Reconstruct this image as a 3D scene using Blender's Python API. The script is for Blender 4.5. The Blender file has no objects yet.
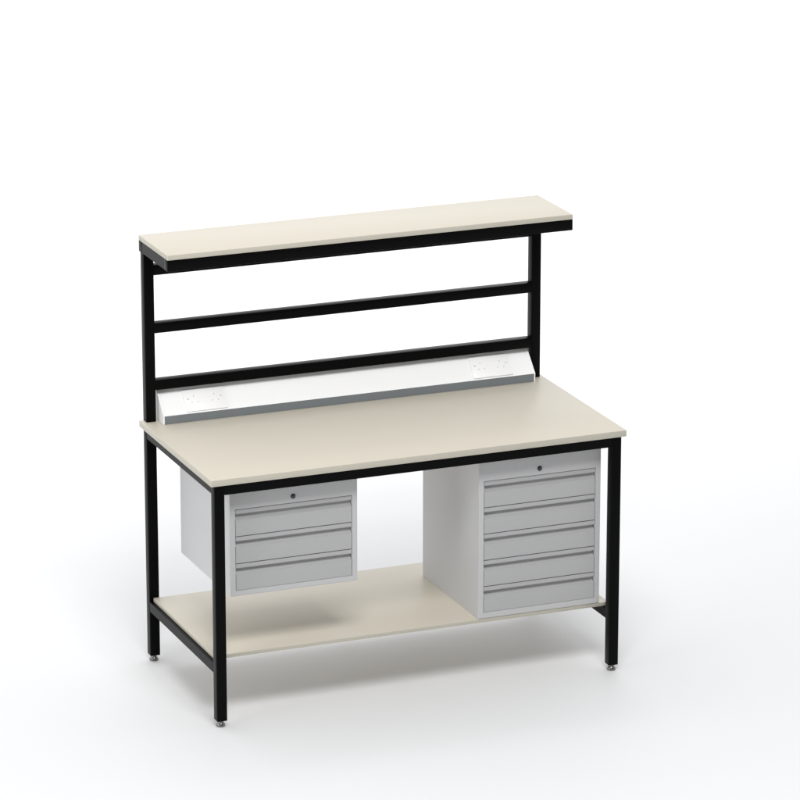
import bpy, bmesh, math
from mathutils import Vector
S = bpy.context.scene
C = S.collection

# ---------------- camera ----------------
cd = bpy.data.cameras.new("camera"); cam = bpy.data.objects.new("camera", cd); C.objects.link(cam)
cam.location = (-4.5123, -12.7628, 5.2433)
cam.rotation_euler = (math.pi/2-0.2928, 0, -0.3857)
cd.sensor_width = 36; cd.lens = 4251.5/800*36
cd.clip_start = .1; cd.clip_end = 2000
S.camera = cam
S.render.resolution_x = 1024; S.render.resolution_y = 1024

# ---------------- studio light ----------------
w = bpy.data.worlds.new("World"); S.world = w; w.use_nodes = True
nt = w.node_tree; nt.nodes.clear()
out = nt.nodes.new('ShaderNodeOutputWorld'); bg = nt.nodes.new('ShaderNodeBackground')
nt.links.new(bg.outputs[0], out.inputs[0])
tc = nt.nodes.new('ShaderNodeTexCoord'); sx = nt.nodes.new('ShaderNodeSeparateXYZ')
nt.links.new(tc.outputs['Generated'], sx.inputs[0])
# a white studio dome, dimmer straight in front of the bench (-y)
mr = nt.nodes.new('ShaderNodeMapRange'); mr.inputs[1].default_value = -1; mr.inputs[2].default_value = 1
nt.links.new(sx.outputs[1], mr.inputs[0])
cr = nt.nodes.new('ShaderNodeFloatCurve'); nt.links.new(mr.outputs[0], cr.inputs['Value'])
cv = cr.mapping.curves[0]
for p, v in zip(cv.points, ((0, .09), (1, .70))): p.location = v
cv.points.new(.25, .23); cv.points.new(.5, .57)
cr.mapping.update()
mu = nt.nodes.new('ShaderNodeMath'); mu.operation = 'MULTIPLY'; mu.inputs[1].default_value = 2.0
nt.links.new(cr.outputs[0], mu.inputs[0])
mz = nt.nodes.new('ShaderNodeMapRange'); mz.inputs[1].default_value = 0; mz.inputs[2].default_value = 1
mz.inputs[3].default_value = 1.2; mz.inputs[4].default_value = .50      # softer straight overhead
nt.links.new(sx.outputs[2], mz.inputs[0])
m2 = nt.nodes.new('ShaderNodeMath'); m2.operation = 'MULTIPLY'
nt.links.new(mu.outputs[0], m2.inputs[0]); nt.links.new(mz.outputs[0], m2.inputs[1])
bg.inputs[0].default_value = (.985, .99, 1.0, 1); nt.links.new(m2.outputs[0], bg.inputs[1])

def area(name, loc, target, size, sy, power, col=(1, 1, 1)):
    l = bpy.data.lights.new(name, 'AREA'); l.shape = 'RECTANGLE'; l.size = size; l.size_y = sy
    l.energy = power; l.color = col
    o = bpy.data.objects.new(name, l); C.objects.link(o); o.location = loc
    o.rotation_euler = (Vector(target)-Vector(loc)).to_track_quat('-Z', 'Y').to_euler()
    return o
rl = area("rear_floor_fill", (4, 11.5, 8), (4, 11.5, 0), 20, 17, 1000); rl.data.spread = math.radians(75)  # added lamp out of view, whitens the floor behind the bench
area("front_fill", (-.4, -4.3, 6.9), (0.75, .6, .9), 3.4, 2.4, 375)  # added fill lamp, unseen, lifts the sloping trunking face
area("side_fill", (-4.8, -1.5, 1.1), (0.95, .3, .5), 1.6, 1.4, 45)  # added low fill, unseen, brightens the left-facing cabinet sides
S.view_settings.view_transform = 'Standard'; S.view_settings.look = 'None'
S.view_settings.exposure = 0.1; S.view_settings.gamma = 1

# ---------------- materials ----------------
def mat(name, col, rough=.5, metal=0, spec=.5, noise=None, bump=None, var=0.0):
    m = bpy.data.materials.new(name); m.use_nodes = True; n = m.node_tree
    b = n.nodes['Principled BSDF']
    b.inputs['Base Color'].default_value = (*col, 1); b.inputs['Roughness'].default_value = rough
    b.inputs['Metallic'].default_value = metal; b.inputs['Specular IOR Level'].default_value = spec
    t = n.nodes.new('ShaderNodeTexCoord')
    if var:
        ns = n.nodes.new('ShaderNodeTexNoise'); ns.inputs['Scale'].default_value = noise or 40; ns.inputs['Detail'].default_value = 4
        n.links.new(t.outputs['Object'], ns.inputs['Vector'])
        mx = n.nodes.new('ShaderNodeMix'); mx.data_type = 'RGBA'
        mx.inputs[6].default_value = (*[c*(1-var) for c in col], 1); mx.inputs[7].default_value = (*[min(1, c*(1+var)) for c in col], 1)
        n.links.new(ns.outputs['Fac'], mx.inputs[0]); n.links.new(mx.outputs[2], b.inputs['Base Color'])
    if bump:
        ns = n.nodes.new('ShaderNodeTexNoise'); ns.inputs['Scale'].default_value = bump[0]; ns.inputs['Detail'].default_value = 2
        n.links.new(t.outputs['Object'], ns.inputs['Vector'])
        bp = n.nodes.new('ShaderNodeBump'); bp.inputs['Strength'].default_value = bump[1]; bp.inputs['Distance'].default_value = .0004
        n.links.new(ns.outputs['Fac'], bp.inputs['Height']); n.links.new(bp.outputs[0], b.inputs['Normal'])
    return m
M_floor = mat("white_floor", (.730, .734, .740), .6, spec=.3, noise=.6, var=.004)
M_black = mat("black_powder_coat", (.0018, .0019, .0021), .34, spec=.065, bump=(900, .25))
M_lam = mat("cream_laminate", (.60, .557, .470), .45, spec=.3, noise=60, var=.012)
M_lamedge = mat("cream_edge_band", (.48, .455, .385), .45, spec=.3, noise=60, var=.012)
M_grey = mat("light_grey_steel_paint", (.50, .50, .502), .36, spec=.4, bump=(700, .15), noise=6, var=.006)
M_drawer = mat("mid_grey_drawer_front", (.405, .405, .407), .36, spec=.4, bump=(700, .15), noise=6, var=.006)  # drawer fronts toned darker than the carcass grey
M_gap = mat("drawer_gap_shadow", (.05, .05, .05), .8)
M_white = mat("white_trunking", (.94, .943, .945), .3, spec=.4, noise=20, var=.004)
M_alu = mat("brushed_aluminium_skirting", (.185, .205, .218), .5, spec=.3, noise=30, var=.03)
M_sock = mat("white_socket_plastic", (.93, .93, .93), .3)
M_hole = mat("socket_slot_grey", (.62, .62, .63), .6)
M_chrome = mat("zinc_plated_steel", (.20, .20, .195), .25, metal=1)
M_lock = mat("dark_chrome_lock", (.065, .072, .078), .25, metal=1)
M_key = mat("lock_keyway_black", (.01, .01, .01), .5)

# ---------------- mesh helpers ----------------
def box(bm, a, b, bev=0, seg=2, mi=None):
    vs = [bm.verts.new((x, y, z)) for x in (a[0], b[0]) for y in (a[1], b[1]) for z in (a[2], b[2])]
    fs = [bm.faces.new([vs[i] for i in q]) for q in ((0, 1, 3, 2), (4, 6, 7, 5), (0, 4, 5, 1), (2, 3, 7, 6), (0, 2, 6, 4), (1, 5, 7, 3))]
    if mi is not None:
        for f, k in zip(fs, mi): f.material_index = k
    if bev:
        es = list({e for f in fs for e in f.edges})
        bmesh.ops.bevel(bm, geom=es, offset=bev, segments=seg, affect='EDGES', profile=.5)
def prism(bm, pts, x0, x1, mi=None):
    """profile pts (y,z) extruded along x"""
    A = [bm.verts.new((x0, y, z)) for y, z in pts]; B = [bm.verts.new((x1, y, z)) for y, z in pts]
    n = len(pts); bm.faces.new(A); bm.faces.new(B[::-1])
    for i in range(n):
        f = bm.faces.new([A[i], B[i], B[(i+1) % n], A[(i+1) % n]])
        if mi: f.material_index = mi[i]
def lathe(bm, prof, c, axis='z', seg=32):
    """prof (r,h) list; revolved about an axis through c"""
    rings = []
    for r, h in prof:
        ring = []
        for k in range(seg):
            a = 2*math.pi*k/seg
            p = (c[0]+r*math.cos(a), c[1]+r*math.sin(a), c[2]+h) if axis == 'z' else (c[0]+r*math.cos(a), c[1]-h, c[2]+r*math.sin(a))
            ring.append(bm.verts.new(p))
        rings.append(ring)
    for i in range(len(rings)-1):
        for k in range(seg):
            bm.faces.new([rings[i][k], rings[i][(k+1) % seg], rings[i+1][(k+1) % seg], rings[i+1][k]])
    bm.faces.new(rings[0][::-1]); bm.faces.new(rings[-1])
def build(name, bm, mats, parent=None, smooth=False, origin=None):
    bmesh.ops.recalc_face_normals(bm, faces=bm.faces)
    if origin: bmesh.ops.translate(bm, verts=bm.verts, vec=[-c for c in origin])
    me = bpy.data.meshes.new(name); bm.to_mesh(me); bm.free()
    for m in (mats if isinstance(mats, (list, tuple)) else [mats]): me.materials.append(m)
    if smooth:
        for p in me.polygons: p.use_smooth = True
        me.set_sharp_from_angle(angle=math.radians(35))
    o = bpy.data.objects.new(name, me); C.objects.link(o)
    if parent: o.parent = parent
    if origin: o.location = origin
    return o
def part(name, a, b, m, parent, bev=.002, seg=2):
    bm = bmesh.new(); box(bm, a, b, bev, seg); return build(name, bm, m, parent, smooth=True)
def thing(name, label, cat, loc, group=None):
    o = bpy.data.objects.new(name, None); C.objects.link(o); o.location = loc
    o.empty_display_size = .1
    o['label'] = label; o['category'] = cat
    if group: o['group'] = group
    return o

# ---------------- floor ----------------
bm = bmesh.new(); vs = [bm.verts.new(p) for p in ((-300, -300, 0), (300, -300, 0), (300, 300, 0), (-300, 300, 0))]; bm.faces.new(vs)
fl = build("floor", bm, M_floor); fl['kind'] = 'structure'

# ---------------- dimensions (metres) ----------------
W, D, T = 1.5, .7357, .0362
ZF = .0217                     # top of the feet
HB, HT = .8655, .8882          # underside / top of worktop
LT, LS = .2400, .0143          # lower shelf top, thickness
PY = D-T                       # front face of uprights
ZS, TS, FR = 1.5555, .018, .0397
YS0, YS1 = .4371, .7414
ZFB = ZS-TS-FR                 # underside of the shelf frame

wb = thing("workbench", "tall packing workbench with black square tube frame and cream laminate tops on white floor", "workbench", (0, 0, 0))
def laminate(name, a, b, parent):
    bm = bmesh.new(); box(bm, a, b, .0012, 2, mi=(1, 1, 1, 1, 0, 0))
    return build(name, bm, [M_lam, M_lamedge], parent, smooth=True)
laminate("worktop", (-.0144, -.0091, HB), (W+.0144, D+.002, HT), wb)
laminate("lower_shelf", (.0136, .061, LT-LS), (W-.0136, PY-.001, LT), wb)
us = laminate("upper_shelf", (-.0033, YS0, ZS-TS), (W+.0033, YS1, ZS), wb)
for x0 in (0, W-T):
    for y0 in (0, D-T):
        lg = part("leg", (x0, y0, ZF), (x0+T, y0+T, HB-.0005), M_black, wb, .0025, 3)
        bm = bmesh.new()
        lathe(bm, [(.0135, 0), (.0155, .0010), (.0158, .0050), (.0153, .0080), (.0138, .0110), (.0118, .0135), (.0105, .0155), (.0100, .0180), (.0100, .0205), (.0070, .0207), (.0070, ZF+.003)],
              (x0+T/2, y0+T/2, 0))
        build("levelling_foot", bm, M_chrome, lg, smooth=True)
# rails under the worktop
e = .0002
for y0 in (0, D-T):
    part("top_rail", (T-e, y0+e, HB-T), (W-T+e, y0+T-e, HB-.0005), M_black, wb, .001, 1)
for x0 in (0, W-T):
    part("side_rail", (x0+e, T-e, HB-T), (x0+T-e, D-T+e, HB-.0005), M_black, wb, .001, 1)
    part("shelf_rail", (x0+e, T-e, LT-LS-T), (x0+T-e, D-T+e, LT-LS-.0003), M_black, wb, .001, 1)
# uprights and cross rails above
for x0 in (0, W-T):
    part("upright", (x0, PY, HT+.0003), (x0+T, D, ZFB-.0003), M_black, wb, .002, 2)
for z1 in (1.2438, 1.0381, 1.4160+T):
    part("cross_rail", (T-e, PY+e, z1-T), (W-T+e, D-e, z1), M_black, wb, .0022, 2)
# frame under the upper shelf
fr0, fr1 = ZFB, ZS-TS-.0003
part("shelf_frame_rail", (-.0033, YS0, fr0), (W+.0033, YS0+T, fr1), M_black, us, .0015)
part("shelf_frame_rail", (-.0033, YS1-T, fr0), (W+.0033, YS1, fr1), M_black, us, .0015)
part("shelf_frame_arm", (-.0033+e, YS0+T-.001, fr0+e), (-.0033+T, YS1-T+.001, fr1), M_black, us, .001, 1)
part("shelf_frame_arm", (W+.0033-T, YS0+T-.001, fr0+e), (W+.0033-e, YS1-T+.001, fr1), M_black, us, .001, 1)

# ---------------- drawer cabinets ----------------
def cabinet(root, x, y, wd, dp, zb, ztop, zd, dh, n):
    """front face at y, drawers start at zd and go down in steps dh"""
    t = .0012
    xi0, xi1 = x+.0185, x+wd-.0198
    zlow = zd-n*dh
    z0 = lambda *a: a
    o = root.location
    L = lambda p: (p[0]-o.x, p[1]-o.y, p[2]-o.z)
    def bx(bm, a, b, bev=0, seg=2): box(bm, L(a), L(b), bev, seg)
    # carcass : body behind the opening + surround
    bm = bmesh.new()
    bx(bm, (x, y+.034, zb), (x+wd, y+dp, ztop))
    build("carcass", bm, M_grey, root, smooth=True)
    bm = bmesh.new()                       # folded front surround, one mesh: stiles, top fascia, bottom rail
    outer = [(x, zb), (x+wd, zb), (x+wd, ztop), (x, ztop)]
    inner = [(xi0, zlow), (xi1, zlow), (xi1, zd), (xi0, zd)]
    P = lambda q, yy: bm.verts.new(L((q[0], yy, q[1])))
    bv = .0028
    rings = [[P(q, y+.0340) for q in outer],
             [P(q, y+bv) for q in outer],
             [P((q[0]+(bv*.3 if i in (0, 3) else -bv*.3), q[1]+(bv*.3 if i < 2 else -bv*.3)), y+bv*.3) for i, q in enumerate(outer)],
             [P((q[0]+(bv if i in (0, 3) else -bv), q[1]+(bv if i < 2 else -bv)), y) for i, q in enumerate(outer)],
             [P(q, y) for q in inner], [P(q, y+.0335) for q in inner]]
    for a, b in zip(rings, rings[1:]):
        for k in range(4): bm.faces.new([a[k], a[(k+1) % 4], b[(k+1) % 4], b[k]])
    build("front_surround", bm, M_grey, root)
    bm = bmesh.new(); bx(bm, (xi0-.001, y+.0300, zlow-.001), (xi1+.001, y+.0336, zd+.001))
    build("drawer_recess", bm, M_gap, root)
    for i in range(n):
        a = zd-i*dh-.0022; b = zd-(i+1)*dh+.0004
        f = y+.0003
        g = .017                              # depth of the finger pull
        pts = [(f+.0015, a), (f, a-.0012), (f, a-.0132), (f+.0012, a-.0146), (f+g, a-.0150)]
        # pull curves forward again down to the face
        for k in range(1, 9):
            q = k/8; pts.append((f+.0010+(g-.0010)*(1-q**2.1), a-.0152-.0215*q))
        pts += [(f+.0003, a-.0370), (f, a-.0380), (f, b+.001), (f+.0012, b), (f+.026, b), (f+.026, a)]
        pts = [(p[0]-o.y, p[1]-o.z) for p in pts]
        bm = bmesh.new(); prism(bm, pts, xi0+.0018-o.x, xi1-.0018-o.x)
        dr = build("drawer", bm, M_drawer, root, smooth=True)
    cx, cz = x+wd/2-.003, zd+.0228
    bm = bmesh.new(); c = L((cx, y, cz))
    lathe(bm, [(.0088, -.001), (.0088, .0015), (.0082, .0028), (.0066, .0034), (.0063, .0030), (.0059, .0058), (.0052, .0066)], c, 'y')
    lk = build("lock", bm, M_lock, root, smooth=True)
    bm = bmesh.new(); bx(bm, (cx-.0011, y-.0070, cz-.0034), (cx+.0011, y-.0062, cz+.0034))
    build("keyway", bm, M_key, lk)

CG = "grey drawer cabinets fitted to the workbench"
c0 = thing("drawer_cabinet", "light grey steel cabinet with three drawers hanging under left side of cream worktop", "drawer cabinet", (.0745+.2311, .30, .4438), CG)
cabinet(c0, .0745, .0582, .4622, .5076, .4438, HB-.001, .7534, .0966, 3)
c1 = thing("drawer_cabinet", "tall light grey steel cabinet with five drawers standing on the lower shelf", "drawer cabinet", (.9876+.2311, .30, LT), CG)
cabinet(c1, .9876, .0582, .4622, .5070, LT+.0004, HB-.001, .7425, .0960, 5)

# ---------------- power trunking ----------------
tr = thing("power_trunking", "long white sloped power trunking with grey front strip along rear of worktop", "power trunking", (.7533, .69, HT))
TX0, TX1, TY, TYB, ZH, ZT = .0468, 1.4599, .653, .7249, .031, .1026
o = tr.location
ZA = ZT+(D-.001-TYB)*(ZT-ZH)/(TYB-TY)
Q = lambda y, z: (y-o.y, z)
bm = bmesh.new()
prof = [Q(TY+.0008, .0004), Q(TY+.0008, ZH-.001), Q(TY+.0018, ZH), Q(D-.001, ZA), Q(D-.001, .0004)]
prism(bm, prof, TX0+.004-o.x, TX1-.004-o.x)
build("trunking_body", bm, M_white, tr)
bm = bmesh.new(); box(bm, (TX0+.0045-o.x, TY-o.y, .0006), (TX1-.0045-o.x, TY+.0012-o.y, ZH-.0012), .0003, 1)
build("front_strip", bm, M_alu, tr)
for xa, xb in ((TX0, TX0+.0042), (TX1-.0042, TX1)):
    bm = bmesh.new()
    pr = [Q(TY-.0010, .0003), Q(TY-.0010, ZH), Q(TY+.0002, ZH+.0022), Q(TYB-.001, ZT+.0010), Q(TYB+.004, ZT+.0032), Q(D-.0005, ZT+.0042), Q(D-.0005, .0003)]
    prism(bm, pr, xa-o.x, xb-o.x)
    build("end_cap", bm, M_white, tr)
# sockets lie on the sloping face
sd = Vector((0, TYB-TY, ZT-ZH)); SL = sd.length; sd.normalize(); sn = Vector((0, -sd.z, sd.y))
def on_slope(bm, x0, x1, s0, s1, h0, h1, bev=0):
    """box on the slope: x range, distance up the slope, height above it"""
    b2 = bmesh.new(); box(b2, (x0, s0, h0), (x1, s1, h1), bev, 2)
    me = bpy.data.meshes.new("tmp"); b2.to_mesh(me); b2.free()
    base = Vector((0, TY, ZH))
    for v in me.vertices:
        x, s, h = v.co; p = base+sd*s+sn*h; v.co = (x-o.x, p.y-o.y, p.z)
    bm.from_mesh(me); bpy.data.meshes.remove(me)
for xa, xb in ((.1345, .2872), (1.2225, 1.3755)):
    bm = bmesh.new(); on_slope(bm, xa, xb, SL*.05, SL*.895, .0002, .0040, .0012)
    sp = build("socket_plate", bm, M_sock, tr, smooth=True)
    xm = (xa+xb)/2
    for sg in (-1, 1):
        cxo = xm+sg*.0375
        bm = bmesh.new()
        on_slope(bm, cxo-.0018, cxo+.0018, SL*.60, SL*.67, .0036, .0042)
        for dx in (-.0112, .0112): on_slope(bm, cxo+dx-.0030, cxo+dx+.0030, SL*.375, SL*.41, .0036, .0042)
        build("socket_outlet", bm, M_hole, sp)
        bm = bmesh.new(); xs_ = xm+sg*.0605
        on_slope(bm, xs_-.0030, xs_+.0030, SL*.505, SL*.565, .0036, .0048, .0004)
        build("rocker_switch", bm, M_hole, sp)
